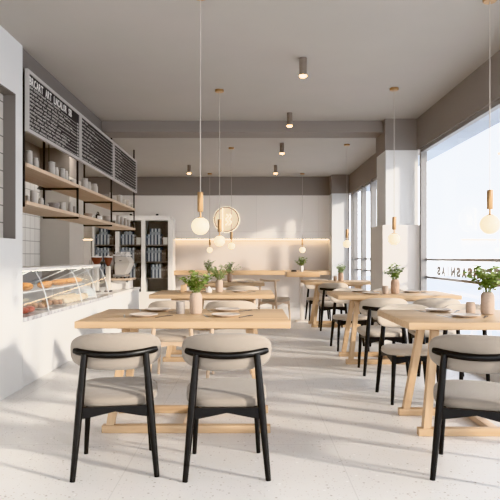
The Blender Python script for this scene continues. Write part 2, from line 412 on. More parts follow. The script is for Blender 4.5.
# ------------------------------------------------------------------ chairs (origin on floor, sitter faces +y)
def padfn(k, y0, z0, lean):
    def f(p): return Vector((p.x, p.y + y0 + k*p.x*p.x + lean*(p.z), p.z + z0))
    return f
def make_chair(name, label, fr, fab, open_back=False):
    t = thing(name, label, 'chair')
    # seat cushion
    bm = BM()
    def sf(p):
        q = p.copy(); q.z = p.z*(1.0 if p.z > 0 else 0.75) + 0.405 + 0.012*(p.y/0.22) - 0.004
        q.x *= 1.0 + 0.05*(p.y/0.22); q.y += 0.03
        return q
    superell(bm, 0.225, 0.225, 0.042, 0.5, 0.62, 56, 18, sf); obj('seat', bm, fab, t, smooth=60)
    # backrest pad
    bm = BM()
    def bf(p):
        # p: x width, y thickness, z height (axes swapped below)
        x, z, y = p.x, p.y, p.z
        return Vector((x, y - 0.185 + 1.5*x*x - 0.10*z, z + 0.662))
    if open_back: bm.free()
    else: superell(bm, 0.242, 0.100, 0.040, 0.62, 0.66, 64, 18, bf); obj('backrest', bm, fab, t, smooth=60)
    hb = 0.10 if open_back else 0.0
    # curved rail round the outside of the pad
    bm = BM(); pts = []; rr = []
    for i in range(25):
        u = -1 + 2*i/24; x = 0.216*u
        pts.append((x, -0.240 + 2.0*x*x, 0.652 + hb + 0.28*x*x)); rr.append(0.0185 if abs(u) < 0.97 else 0.015)
    tube(bm, pts, rr, 14, sx=0.8); obj('back_rail', bm, fr, t, smooth=50)
    for s in (-1, 1):
        bm = BM(); tube(bm, [(s*0.158, -0.200, 0.655 + hb), (s*0.180, -0.208, 0.40), (s*0.216, -0.225, 0.0)], [0.017, 0.021, 0.0145], 14); obj('leg', bm, fr, t, smooth=60)
        bm = BM(); tube(bm, [(s*0.170, 0.195, 0.385), (s*0.190, 0.215, 0.0)], [0.019, 0.0125], 14); obj('leg', bm, fr, t, smooth=60)
    # apron rails: deep at the legs, shallow in the middle
    def apron(p0, p1, th=0.011):
        bm = BM(); p0, p1 = Vector(p0), Vector(p1); d = (p1-p0).normalized(); nrm = Vector((-d.y, d.x, 0))*th
        top, mid, low = 0.378, 0.352, 0.318
        ts = [(0.0, low), (0.12, low+0.006), (0.5, mid), (0.88, low+0.006), (1.0, low)]
        A = []
        for tt, z in ts:
            c = p0.lerp(p1, tt)
            A.append([bm.verts.new((c.x-nrm.x, c.y-nrm.y, z)), bm.verts.new((c.x+nrm.x, c.y+nrm.y, z)), bm.verts.new((c.x+nrm.x, c.y+nrm.y, top)), bm.verts.new((c.x-nrm.x, c.y-nrm.y, top))])
        for a, b in zip(A, A[1:]):
            for k_ in range(4): bm.faces.new((a[k_], a[(k_+1)%4], b[(k_+1)%4], b[k_]))
        bm.faces.new(A[0]); bm.faces.new(A[-1][::-1])
        obj('apron', bm, fr, t, smooth=0)
    apron((-0.18,-0.208,0), (0.18,-0.208,0)); apron((-0.167,0.197,0), (0.167,0.197,0))
    for s in (-1, 1): apron((s*0.182,-0.208,0), (s*0.168,0.197,0))
    return t
GC = 'black framed upholstered dining chairs'
chA = make_chair('dining_chair', 'left of the two nearest black framed chairs with beige pads', M['black'], M['fabric'])
chA.location = (-0.745, 3.31, 0); chA.rotation_euler = (0, 0, math.radians(10)); chA['group'] = GC
def chair(x, y, rz, label, src=None, group=GC): return dup(src or chA, (x, y, 0), rz, label, group)
chair(-0.130, 3.285, math.radians(2.5), 'right of the two nearest black framed chairs with beige pads')
chair(1.232, 3.215, math.radians(-20), 'black framed beige chair at the right photo edge, nearest the viewer')
chB = make_chair('dining_chair', 'black chair facing viewer behind the nearest window table, left one', M['black'], M['fabric_sunlit'])
chB.location = (1.31, 4.86, 0); chB.rotation_euler = (0, 0, PI); chB['group'] = GC
chair(1.86, 4.90, PI, 'black chair facing viewer behind nearest window table, beside the glass', chB)
chair(1.335, 6.00, 0, 'black chair with back to viewer at middle window table, left one', chB)
chair(1.86, 5.98, 0, 'black chair with back to viewer at middle window table, beside the glass', chB)
chair(1.275, 7.50, PI, 'black chair facing viewer behind middle window table, left one', chB)
chair(1.78, 7.46, PI, 'black chair facing viewer behind middle window table, close to column plinth', chB)
chair(1.33, 9.53, 0, 'black chair with back to viewer at farthest window table', chB)
chair(1.26, 10.85, PI, 'black chair facing viewer behind farthest window table', chB)
# light wood variant
GW = 'light oak chairs around the left tables'
chW = make_chair('dining_chair', 'light oak chair with cream pad before second left table, left one', M['woody'], M['fabric2'])
chW.location = (-0.72, 5.66, 0); chW['group'] = GW
chair(-0.18, 5.66, 0, 'light oak chair with cream pad before second left table, right one', chW, GW)
chair(-0.11, 8.55, 0, 'light oak chair with back to viewer at farthest left table', chW, GW)
chair(-0.14, 10.85, PI, 'cream padded oak chair facing viewer behind farthest left table', chW, GW)
chO = make_chair('dining_chair', 'open backed light oak chair turned aside right of farthest left table', M['woody'], M['fabric2'], True)
chO.location = (0.44, 10.55, 0); chO.rotation_euler = (0, 0, math.radians(-38)); chO['group'] = GW

# ------------------------------------------------------------------ table things
def lathe_thing(name, label, cat, prof, m, loc, n=28, group=None, parts=None):
    o = obj(name, lathe(BM(), prof, n), m, smooth=40); o.location = loc
    return tag(o, label, cat, group)
ZT = 0.76
vase_prof = [(0,0),(0.034,0),(0.040,0.004),(0.043,0.02),(0.0445,0.07),(0.0435,0.12),(0.038,0.138),(0.030,0.146),(0.028,0.148),(0.024,0.146),(0.026,0.13),(0.034,0.11),(0.034,0.02),(0,0.015)]
slim_prof = [(0,0),(0.028,0),(0.033,0.01),(0.034,0.06),(0.030,0.105),(0.021,0.135),(0.020,0.15),(0.016,0.15),(0.016,0.13),(0.024,0.10),(0,0.02)]
cup_prof = [(0,0),(0.027,0),(0.031,0.006),(0.032,0.05),(0.031,0.078),(0.030,0.086),(0.027,0.086),(0.027,0.01),(0,0.008)]
def vase(x, y, z, label, m, prof=vase_prof, s=1.0):
    return lathe_thing('vase', label, 'vase', [(r*s, h*s) for r, h in prof], m, (x, y, z))
def leafshape(bm, p, d, up, L, Wd):
    """one cupped round leaf"""
    d = d.normalized(); side = d.cross(up).normalized(); n = side.cross(d).normalized()
    prof = [(0,0.0),(0.18,0.62),(0.42,1.0),(0.68,0.86),(0.88,0.45),(1.0,0.0)]
    mid, lf, rt = [], [], []
    for t_, w_ in prof:
        c = p + d*L*t_ - n*L*0.25*t_*t_
        mid.append(bm.verts.new(c))
        if w_ > 0:
            lf.append(bm.verts.new(c + side*Wd*w_*0.5 + n*Wd*0.14)); rt.append(bm.verts.new(c - side*Wd*w_*0.5 + n*Wd*0.14))
    for S, flip in ((lf, 0), (rt, 1)):
        fs = [(mid[0], mid[1], S[0])] + [(mid[i+1], mid[i+2], S[i+1], S[i]) for i in range(len(S)-1)] + [(mid[-2], mid[-1], S[-1])]
        for f in fs: bm.faces.new(f[::-1] if flip else f)
def plant(x, y, z, label, R, H, nst, leafL, m, seed, name='leafy_sprig', per=9, dip=0.06):
    rnd = random.Random(seed)
    t = thing(name, label, 'plant', (x, y, z))
    bs, bl = BM(), BM()
    for i in range(nst):
        a = 2*PI*i/nst + rnd.uniform(-.5,.5); sp = rnd.uniform(0.25, 1.0); hh = H*rnd.uniform(0.55, 1.0)*(1.15-0.35*sp)
        pts = []
        for k_ in range(7):
            u = k_/6; rr = R*sp*(u**1.5)
            pts.append(Vector((0.006*math.cos(a)+math.cos(a)*rr, 0.006*math.sin(a)+math.sin(a)*rr, -dip*(1-u) + hh*(1-(1-u)**1.6))))
        tube(bs, pts, [0.0022-0.0002*k_ for k_ in range(7)], 5)
        for k_ in range(per):
            u = 0.30 + 0.70*(k_+1)/per; q = u*6; j = min(int(q), 5); p = pts[j].lerp(pts[j+1], q-j)
            d0 = (pts[j+1]-pts[j]).normalized()
            an = rnd.uniform(0, 2*PI); out = Vector((math.cos(an), math.sin(an), rnd.uniform(-0.6, 0.55)))
            d = (d0*0.5 + out).normalized(); L = leafL*rnd.uniform(0.65, 1.1)
            upv = Vector((rnd.uniform(-.5,.5), rnd.uniform(-.7,.3), 1))
            leafshape(bl, p, d, upv, L, L*rnd.uniform(0.62, 0.85))
    obj('stems', bs, M['stem'], t); obj('foliage', bl, m, t, smooth=80)
    return t
def plate_obj(label, r, loc, group, m=None, name='plate'):
    prof = [(0,0),(r*0.6,0),(r*0.66,0.003),(r*0.97,0.014),(r,0.017),(r*0.97,0.019),(r*0.64,0.008),(0,0.007)]
    return lathe_thing(name, label, 'plate', prof, m or M['plate'], loc, 36, group)
def fork(loc, rz, label, group, kind='fork'):
    bm = BM()
    box(bm, -0.0045, 0.0045, -0.09, 0.03, 0.0, 0.003, 0.001)
    if kind == 'fork':
        box(bm, -0.011, 0.011, 0.03, 0.045, 0, 0.003)
        for q in (-0.0095, -0.0032, 0.0032, 0.0095): box(bm, q-0.0015, q+0.0015, 0.045, 0.09, 0.0, 0.003)
    else:
        hexa(bm, [(-0.006,0.03,0),(0.007,0.03,0),(0.002,0.10,0),(-0.006,0.095,0)], [(-0.006,0.03,0.003),(0.007,0.03,0.003),(0.002,0.10,0.003),(-0.006,0.095,0.003)])
    o = obj(kind, bm, M['darksteel'] if kind == 'fork' else M['steel'], smooth=0); o.location = loc; o.rotation_euler = (0,0,rz)
    return tag(o, label, 'cutlery', group)
def place_setting(x, y, where, z=ZT):
    plate_obj('white plate ' + where, 0.098, (x, y, z), 'white dinner plates')
    fork((x+0.135, y, z), math.radians(-28), 'fork right of the plate ' + where, 'table forks', 'fork')
    fork((x-0.135, y+0.02, z), math.radians(12), 'knife left of the plate ' + where, 'table knives', 'knife')
# L1
place_setting(-0.72, 4.00, 'at front left of the nearest left table')
place_setting(-0.165, 4.00, 'at front right of the nearest left table')
place_setting(-0.69, 4.42, 'at back left of the nearest left table')
place_setting(-0.17, 4.42, 'at back right of the nearest left table')
vase(-0.385, 4.20, ZT, 'pale sand vase on the nearest left table beside a grey cup', M['sand'], s=1.02)
plant(-0.385, 4.20, ZT+0.15, 'bushy green sprigs in the vase on the nearest left table', 0.145, 0.175, 26, 0.034, M['leaf'], 3)
lathe_thing('cup', 'grey ceramic cup on the nearest left table, left of the vase', 'cup', cup_prof, M['greyceramic'], (-0.495, 4.20, ZT))
# L2
place_setting(-0.12, 6.85, 'right of the vase on the second left table')
place_setting(-0.70, 6.85, 'at left end of the second left table')
vase(-0.355, 6.80, ZT, 'pale pink vase on the second left table', M['sand'], s=0.98)
plant(-0.355, 6.80, ZT+0.145, 'light green sprigs in vase on the second left table', 0.15, 0.18, 22, 0.034, M['leafpale'], 11)
lathe_thing('bottle', 'small white ceramic bottle on second left table beside the vase', 'bottle', [(0,0),(0.03,0),(0.035,0.012),(0.033,0.035),(0.016,0.052),(0.011,0.064),(0.013,0.068),(0.008,0.068),(0,0.06)], M['ceramic'], (-0.47, 6.75, ZT))
o = obj('napkin_block', box(BM(), -0.032, 0.032, -0.03, 0.03, 0, 0.085, 0.004), M['woodv']); o.location = (-0.765, 6.80, ZT)
tag(o, 'upright light wooden block on the second left table', 'table block')
# L3
vase(-0.335, 9.72, ZT, 'warm clay vase on the farthest left table', M['terra'], s=0.9)
plant(-0.335, 9.72, ZT+0.13, 'thin spreading sprigs in vase on the farthest left table', 0.18, 0.19, 18, 0.036, M['leafpale'], 21)
vase(-0.68, 9.75, ZT, 'slender white vase at left of the farthest left table', M['ceramic'], slim_prof, 0.95)
plant(-0.68, 9.75, ZT+0.14, 'tall loose sprig in slender white vase on farthest left table', 0.10, 0.27, 12, 0.036, M['leafpale'], 25)
place_setting(-0.12, 9.5, 'at right end of the farthest left table')
# R1
place_setting(1.45, 3.97, 'at the front of the nearest window table')
place_setting(1.40, 4.38, 'at the back of the nearest window table')
vase(1.675, 4.16, ZT, 'large sand vase on the nearest window table', M['sand'], s=1.06)
plant(1.675, 4.16, ZT+0.155, 'broad leaved green sprigs in vase on the nearest window table', 0.16, 0.19, 22, 0.050, M['leaf'], 32)
lathe_thing('cup', 'sand coloured cup on the nearest window table, left of the vase', 'cup', cup_prof, M['sand'], (1.555, 4.16, ZT))
# R2
place_setting(1.27, 6.85, 'at the back of the middle window table')
place_setting(1.32, 6.45, 'at the front of the middle window table')
place_setting(1.85, 6.75, 'near the glass on the middle window table')
vase(1.61, 6.55, ZT, 'sand vase on the middle window table', M['terra'], s=1.06)
plant(1.61, 6.55, ZT+0.155, 'green sprigs in vase on the middle window table', 0.13, 0.17, 22, 0.034, M['leaf'], 41)
lathe_thing('cup', 'pale cup on the middle window table, left of the vase', 'cup', cup_prof, M['sand'], (1.495, 6.52, ZT))
# R3
vase(1.53, 9.95, ZT, 'warm clay vase on the farthest window table', M['terra'], s=1.0)
plant(1.53, 9.95, ZT+0.145, 'small green sprigs in vase on the farthest window table', 0.10, 0.14, 18, 0.036, M['leafpale'], 51)
lathe_thing('cup', 'pale cup on the farthest window table, left of the vase', 'cup', cup_prof, M['sand'], (1.44, 9.95, ZT))

# ------------------------------------------------------------------ bar ledge and high table at the back wall
t = obj('wall_ledge', box(BM(), -1.74, 1.84, 13.46, YB-0.001, 0.76, 0.86, 0.006), M['wood'])
tag(t, 'long light oak ledge fixed along the back wall', 'ledge')
t = thing('high_table', 'small square oak high table on one post before the back wall', 'table', (0.94, 10.7, 0))
obj('tabletop', box(BM(), -0.29, 0.29, -0.3, 0.3, 0.815, 0.905, 0.006), M['wood'], t)
obj('post', box(BM(), -0.035, 0.035, -0.035, 0.035, 0.02, 0.815, 0.004), M['cream'], t)
obj('base_plate', box(BM(), -0.11, 0.11, -0.11, 0.11, 0.0, 0.02, 0.004), M['cream'], t)
vase(0.93, 10.66, 0.905, 'small white vase on the high oak table', M['ceramic'], vase_prof, 0.72)
plant(0.93, 10.66, 1.01, 'bright green sprigs in vase on the high oak table', 0.12, 0.16, 18, 0.038, M['leaf'], 61)
o = obj('card_reader', hexa(BM(), [(-.05,-.035,0),(.05,-.035,0),(.05,.035,0),(-.05,.035,0)], [(-.045,-.03,.012),(.045,-.03,.012),(.045,.03,.03),(-.045,.03,.03)], 0.003), M['iron']); o.location = (0.79, 10.62, 0.905)
tag(o, 'small black device lying on the high oak table left of the vase', 'card reader')

# ------------------------------------------------------------------ pendants
def pendant(px, X, Y, Zg, label, rg=0.062, first=None):
    t = thing('pendant_lamp', label, 'lamp', (X, Y, 0), 0, 'opal globe pendant lamps')
    z = Zg
    obj('globe', superell(BM(), rg, rg, rg, 1, 1, 32, 20, lambda p: p + Vector((0,0,z))), M['globe'], t, smooth=80)
    obj('globe_cap', lathe(BM(), [(0,z+rg*0.93),(rg*0.36,z+rg*0.93),(rg*0.32,z+rg*1.02),(0.007,z+rg*1.06),(0.006,z+rg+0.042),(0,z+rg+0.042)], 20), M['brass'], t)
    zt = z+rg+0.040
    obj('socket', lathe(BM(), [(0,zt),(0.019,zt),(0.021,zt+0.004),(0.021,zt+0.134),(0.019,zt+0.14),(0,zt+0.14)], 24), M['brass'], t)
    obj('cord', tube(BM(), [(0,0,zt+0.14),(0,0,ZC-0.02)], 0.0035, 8), M['cord'], t)
    obj('canopy', lathe(BM(), [(0,ZC-0.026),(0.045,ZC-0.026),(0.05,ZC-0.02),(0.05,ZC-0.0005),(0,ZC-0.0005)], 24), M['brass'], t)
    l = bpy.data.lights.new('pendant_glow', 'POINT'); l.energy = 1.2; l.color = (1,0.8,0.55); l.shadow_soft_size = rg*0.9
    lo = bpy.data.objects.new('glow', l); C.objects.link(lo); lo.parent = t; lo.location = (0,0,z)
    return t
pendant(0, -0.355, 4.22, 1.385, 'globe pendant over the nearest left table')
pendant(0, -0.342, 6.62, 1.345, 'globe pendant over the second left table')
pendant(0, -0.318, 10.1, 1.36, 'globe pendant over the farthest left table')
pendant(0, -0.90, 13.2, 1.33, 'small distant globe pendant at left before the back wall')
pendant(0, 1.172, 13.2, 1.33, 'small distant globe pendant above the high oak table', 0.066)
pendant(0, 1.61, 9.8, 1.385, 'globe pendant over the farthest window table', 0.062)
pendant(0, 1.60, 6.55, 1.365, 'globe pendant over the middle window table', 0.064)
pendant(0, 1.74, 4.28, 1.40, 'globe pendant over the nearest window table', 0.070)

# ceiling spots
def spot(X, Y, label, h=0.165, r=0.036, en=9):
    t = thing('ceiling_spotlight', label, 'spotlight', (X, Y, 0), 0, 'taupe cylinder ceiling spotlights')
    z0, z1 = ZC-h, ZC-0.0005
    obj('housing', lathe(BM(), [(0,z0),(r,z0),(r,z1),(0,z1)], 28), M['spot'], t)
    obj('lens', lathe(BM(), [(0,z0-0.022),(r*0.6,z0-0.018),(r*0.97,z0-0.008),(r*0.98,z0-0.0005),(0,z0-0.0005)], 24), M['bulb'], t)
    l = bpy.data.lights.new('spot_beam', 'SPOT'); l.energy = en; l.color = (1,0.80,0.56); l.spot_size = 1.5; l.spot_blend = 0.8; l.shadow_soft_size = 0.03
    lo = bpy.data.objects.new('beam', l); C.objects.link(lo); lo.parent = t; lo.location = (0,0,z0-0.03)
spot(0.50, 5.56, 'taupe cylinder spotlight on the ceiling, largest and nearest')
spot(0.515, 7.67, 'taupe cylinder spotlight just in front of the ceiling beam')
spot(0.526, 9.7, 'taupe cylinder spotlight just beyond the ceiling beam')
spot(0.52, 12.0, 'small taupe spotlight near the back wall, right of the round sign', en=38)
spot(-1.24, 12.0, 'small taupe spotlight near the back wall, left of the round sign', en=38)

# ------------------------------------------------------------------ round sign
t = thing('round_sign', 'round glowing wall sign with bar and zigzag emblem', 'sign', (-0.55, YB-0.081, 2.05))
def ringmesh(R, r, y, n=56, sx=1.0):
    return tube(BM(), [(R*math.cos(2*PI*i/n), y, R*math.sin(2*PI*i/n)) for i in range(n+1)], r, 8, cap=False)
bm = BM(); lathe(bm, [(0,0.0),(0.27,0.0),(0.27,0.012),(0,0.012)], 56); bm.transform(Matrix.Rotation(PI/2, 4, 'X')); obj('sign_face', bm, M['signface'], t)
obj('sign_rim', ringmesh(0.285, 0.0105, -0.03), M['signrim'], t)
obj('halo_tube', ringmesh(0.292, 0.006, -0.008), M['neon'], t)
obj('emblem_bar', tube(BM(), [(-0.09,-0.03,-0.26),(-0.09,-0.03,0.26)], 0.008, 8), M['neon'], t)
for dx in (0.0, 0.07):
    zz = [(0.0,0.10),(0.045,0.055),(0.03,0.03),(-0.015,-0.01),(-0.01,-0.035),(0.04,-0.075),(0.03,-0.105),(-0.02,-0.15)]
    obj('emblem_stroke', tube(BM(), [(x_+dx, -0.03, z_+0.02) for x_, z_ in zz], 0.006, 8), M['neon'], t)

# ------------------------------------------------------------------ shelving frame and menu boards
YP = [5.275, 6.93, 8.62, 10.30]
sf = thing('hanging_shelf', 'black metal shelf rack hung from the ceiling above the serving counter', 'shelf', (0,0,0))
XF, XBk = -2.015, -2.43
for y in YP:
    obj('post', box(BM(), XF-0.02, XF, y-0.012, y+0.012, 1.615, 2.70 if y < 8 else ZC-0.001), M['iron'], sf, smooth=0)
    obj('post', box(BM(), XBk, XBk+0.02, y-0.012, y+0.012, 1.615, ZC-0.001), M['iron'], sf, smooth=0)
    for z in (1.615, 1.955):
        obj('crossbar', box(BM(), XBk, XF, y-0.012, y+0.012, z, z+0.02), M['iron'], sf, smooth=0)
for z in (1.636, 1.976):
    for a, b in zip(YP, YP[1:]):
        obj('shelf_board', box(BM(), XBk+0.021, XF+0.014, a+0.0125, b-0.0125, z, z+0.035, 0.002), M['woody'], sf, smooth=0)
for z in (1.636, 1.976): pass
names = ['nearest menu board, with bright heading, above the shelves', 'middle black menu board above the shelves', 'farthest black menu board above the shelves']
XM = XF+0.001
for i, (a, b) in enumerate(zip((5.275, 6.93, 8.62), (6.92, 8.61, 10.36))):
    t = thing('menu_board', names[i], 'menu board', (XM, a, 2.29), 0, 'black menu boards in pale frames')
    Wd, Hh = b-a, 0.56
    bm = BM(); box(bm, 0, 0.018, 0.02, Wd-0.02, 0.02, Hh-0.02); obj('panel', bm, M['board'], t, smooth=0)
    bm = BM(); fw = 0.030
    box(bm, 0, 0.03, 0, Wd, 0, fw); box(bm, 0, 0.03, 0, Wd, Hh-fw, Hh); box(bm, 0, 0.03, 0, fw*1.2, fw, Hh-fw); box(bm, 0, 0.03, Wd-fw*1.2, Wd, fw, Hh-fw)
    obj('board_frame', bm, M['framew'], t, smooth=0)
    rnd = random.Random(90+i)
    if i == 0:
        letter_row('BRCART ART LNCALOR SB', 0.05, 1.33, 0.105, M['chalk2'], t, 0.0195, Hh-0.122, 'heading_letter', 0.002)
    # rows of tiny unreadable item lines with leader rules and prices
    bm = BM(); nrow = 11; top = Hh-0.145 if i == 0 else Hh-0.06
    for r_ in range(nrow):
        z = top - (top-0.055)*r_/(nrow-1)
        y = 0.06; end = Wd*(rnd.uniform(0.5, 0.82) if i == 0 else rnd.uniform(0.18, 0.42))
        while y < end:
            wl = rnd.choice((0.08, 0.12, 0.17, 0.2)); q = y
            while q < min(y+wl, Wd-0.15):
                g = rnd.choice((0.010, 0.014, 0.012)); k_ = rnd.random()
                if k_ < 0.45: box(bm, 0.0185, 0.0195, q, q+0.006, z-0.011, z+0.011); box(bm, 0.0185, 0.0195, q+0.006, q+g, z+0.004, z+0.011)
                elif k_ < 0.75: box(bm, 0.0185, 0.0195, q, q+0.005, z-0.011, z+0.008); box(bm, 0.0185, 0.0195, q+0.005, q+g, z-0.011, z-0.005)
                else: box(bm, 0.0185, 0.0195, q, q+g, z-0.008, z+0.006)
                q += g+0.005
            y += wl+0.03
        box(bm, 0.0185, 0.0192, end+0.02, Wd-0.14, z-0.010, z-0.005)
        for q in (Wd-0.115, Wd-0.092, Wd-0.069): box(bm, 0.0185, 0.0195, q, q+0.014, z-0.011, z+0.010)
    obj('menu_lines', bm, M['chalk'], t, smooth=0)

# things on the shelves: placed from where they show on the front half of each board
def SY(px, X): return abs(X)*F/(250-px)
def canister(px, wpx, hpx, z, label, X=-2.10, m='ceramic_shaded', lid=True):
    Y = SY(px, X); s = F/Y; r = wpx*1.12/s/2; h = hpx*(1.32 if z > 1.9 else 1.15)/s
    t = thing('canister' if lid else 'jar', label, 'canister' if lid else 'jar', (X, Y, z), 0, 'pale canisters and jars on the hanging shelves')
    if lid:
        obj('body', lathe(BM(), [(0,0),(r*0.95,0),(r,0.004),(r,h*0.82),(0,h*0.82)], 24), M[m], t)
        obj('lid', lathe(BM(), [(0,h*0.82),(r*0.9,h*0.82),(r*0.9,h*0.84),(r*1.02,h*0.85),(r*1.02,h*0.94),(r*0.5,h*0.97),(r*0.2,h),(0,h)], 24), M[m], t)
    else:
        obj('body', lathe(BM(), [(0,0),(r*0.9,0),(r,0.006),(r,h*0.7),(r*0.75,h*0.88),(r*0.78,h),(r*0.66,h),(r*0.64,h*0.88),(r*0.85,h*0.65),(0,0.01)], 24), M[m], t)
    return t
def mug(px, wpx, hpx, z, label, X=-2.09, m='ceramic_shaded', dz=0):
    Y = SY(px, X); s = F/Y; r = wpx*1.12/s/2; h = hpx*(1.32 if z > 1.9 else 1.15)/s
    t = thing('mug', label, 'mug', (X, Y, z+dz), 0, 'mugs on the hanging shelves')
    obj('body', lathe(BM(), [(0,0),(r*0.9,0),(r,0.006),(r,h),(r*0.9,h),(r*0.88,0.01),(0,0.008)], 24), M[m], t)
    obj('handle', tube(BM(), [(0, r*0.97, h*0.8),(0, r*1.35, h*0.78),(0, r*1.55, h*0.5),(0, r*1.35, h*0.22),(0, r*0.97, h*0.2)], 0.005, 8), M[m], t)
    return t
def bowl(px, wpx, hpx, z, label, X=-2.16, m='greyceramic'):
    Y = SY(px, X); s = F/Y; r = wpx*1.12/s/2; h = hpx*(1.32 if z > 1.9 else 1.15)/s
    return lathe_thing('bowl', label, 'bowl', [(0,0),(r*0.5,0),(r*0.8,h*0.4),(r,h),(r*0.94,h),(r*0.74,h*0.45),(r*0.45,0.012),(0,0.01)], M[m], (X, Y, z), group='bowls on the hanging shelves')
ZU, ZL = 2.0112, 1.6712
canister(29, 6, 13.5, ZU, 'tall pale canister at near end of the upper shelf')
canister(35.5, 5.5, 9.5, ZU, 'shorter pale canister second along the upper shelf', lid=False)
bowl(43, 5, 3, ZU, 'small brown bowl on upper shelf between the two canister groups', X=-2.2, m='terra')
canister(51.5, 6, 12, ZU, 'pale canister on upper shelf just past the first rear post')
canister(56, 5, 8, ZU, 'pale jar in front of the third canister on the upper shelf', X=-2.08, lid=False)
canister(62, 5.5, 10, ZU, 'off-white canister at far half of upper shelf, first bay')
canister(66, 4, 8.5, ZU, 'slim pale jar at far half of upper shelf, first bay', X=-2.08, lid=False)
mug(72, 3.5, 4, ZU, 'tiny mug near the end of the first upper shelf bay')
canister(84.5, 5.5, 9.5, ZU, 'pale canister first in the middle upper shelf bay')
canister(88.5, 4.5, 7, ZU, 'pale jar second in the middle upper shelf bay', X=-2.07, lid=False)
canister(94.5, 6, 8, ZU, 'round beige jar in centre of the middle upper shelf bay', lid=False)
bowl(105, 10, 4.5, ZU, 'wide beige bowl in the middle upper shelf bay')
canister(111, 2.6, 6, ZU, 'narrow white canister at end of the middle upper shelf bay', X=-2.06)
canister(119.5, 5, 7.5, ZU, 'pale canister first in the far upper shelf bay')
canister(124, 3.4, 5, ZU, 'small pale jar second in the far upper shelf bay', lid=False)
canister(127.5, 3, 6, ZU, 'slim pale canister third in the far upper shelf bay')
mug(132, 2.6, 4, ZU, 'tiny mug last in the far upper shelf bay')
canister(27.3, 3.5, 9, ZL, 'white canister at the near end of the lower shelf', X=-2.2)
mug(33.6, 6, 12, ZL, 'tall white mug at near end of the lower shelf')
canister(41, 5, 7.5, ZL, 'beige jar beside the tall white mug', lid=False)
mug(46.5, 3.6, 5.5, ZL, 'small white mug left of the wide pot on lower shelf', X=-2.2)
bowl(54, 11, 7, ZL, 'wide grey pot-like bowl on the first lower shelf bay')
mug(62.5, 5.5, 8, ZL, 'white mug just beyond the wide grey bowl')
canister(70.5, 4.6, 10, ZL, 'tall white canister near far end of first lower bay', lid=False)
canister(75, 3.2, 7.5, ZL, 'slim white canister at far end of first lower bay', lid=True, X=-2.09)
bowl(88.5, 8, 5, ZL, 'cream bowl first in the middle lower shelf bay', m='sand')
# kettle
Y = SY(98, -2.14)
t = thing('kettle', 'small black and white kettle in the middle lower shelf bay', 'kettle', (-2.14, Y, ZL))
obj('body', lathe(BM(), [(0,0),(0.05,0),(0.062,0.01),(0.058,0.05),(0.038,0.075),(0,0.078)], 28), M['ceramic'], t)
obj('lid', lathe(BM(), [(0,0.0765),(0.036,0.0765),(0.03,0.088),(0.008,0.092),(0.01,0.104),(0,0.106)], 24), M['iron'], t)
obj('handle', tube(BM(), [(0,-0.055,0.05),(0,-0.06,0.10),(0,-0.03,0.128),(0,0.03,0.128),(0,0.06,0.10),(0,0.055,0.05)], 0.006, 8), M['iron'], t)
obj('spout', tube(BM(), [(0,-0.05,0.03),(0,-0.085,0.05),(0,-0.10,0.085)], [0.012,0.009,0.007], 10), M['iron'], t)
Y = SY(106.5, -2.15)
for i in range(6):
    plate_obj('white plate in the banded plate stack, middle lower shelf bay', 0.066, (-2.15, Y, ZL+0.0185*i), 'stacked plates on the lower shelf')
canister(118, 3, 9, ZL, 'white bottle-like jar first in the far lower shelf bay')
canister(121.8, 3, 8.5, ZL, 'white jar second in the far lower shelf bay')
canister(125.4, 2.8, 8, ZL, 'white jar third in the far lower shelf bay')
canister(128.6, 2.8, 7.5, ZL, 'white jar last in the far lower shelf bay')

# black dome lamp in the kitchen
t = thing('kitchen_lamp', 'black dome lamp hanging behind the near shelves', 'lamp', (-3.0, 8.8, 0))
obj('dome', lathe(BM(), [(0.0,2.28),(0.03,2.28),(0.11,2.25),(0.17,2.18),(0.165,2.18),(0.10,2.235),(0,2.265)], 32), M['iron'], t)
obj('cord', tube(BM(), [(0,0,2.28),(0,0,ZC-0.0005)], 0.005, 8), M['iron'], t)

# ------------------------------------------------------------------ serving counter
Y1c = 10.75
t = thing('serving_counter', 'long low white serving counter with grey stone top', 'counter', (0,0,0))
bm = BM(); box(bm, -2.75, -2.02, 5.25, Y1c, 0.0, 0.585, 0.004); obj('counter_body', bm, M['white'], t, smooth=0)
bm = BM(); box(bm, -2.77, -2.00, 5.25, 8.62, 0.585, 0.625, 0.003); obj('stone_deck', bm, M['deck'], t, smooth=0)
bm = BM(); box(bm, -2.77, -2.00, 8.62, Y1c+0.01, 0.585, 0.625, 0.003); obj('worktop', bm, M['cabwhite'], t, smooth=0)
# glass display case
t = thing('display_case', 'curved glass pastry case standing on the serving counter', 'display case', (0,0,0))
ys, ye = 5.27, 8.50
bm = BM(); box(bm, -2.42, -2.15, ys, ye, 1.03, 1.064, 0.004); obj('top_slab', bm, M['cabwhite'], t, smooth=0)
prof = [(-2.16,1.029),(-2.12,0.96),(-2.085,0.88),(-2.055,0.79),(-2.035,0.70),(-2.02,0.6255)]
bm = BM(); A = [bm.verts.new((x, ys, z)) for x, z in prof]; B = [bm.verts.new((x, ye, z)) for x, z in prof]
for i in range(len(prof)-1): bm.faces.new((A[i], A[i+1], B[i+1], B[i]))
obj('front_glass', bm, M['caseglass'], t, smooth=60)
for y in (5.96, 7.13, 7.80, ye):
    obj('glass_rib', tube(BM(), [(x-0.012, y, z) for x, z in prof], 0.007, 6), M['edgeglass'], t)
    obj('rear_strut', tube(BM(), [(-2.20, y, 1.03), (-2.60, y, 0.8605)], 0.007, 6), M['edgeglass'], t)
bm = BM(); vs = [bm.verts.new((x, ye+0.004, z)) for x, z in prof] + [bm.verts.new((-2.68, ye+0.004, 0.6255)), bm.verts.new((-2.68, ye+0.004, 1.029))]; bm.faces.new(vs)
obj('end_glass', bm, M['caseglass'], t, smooth=0)
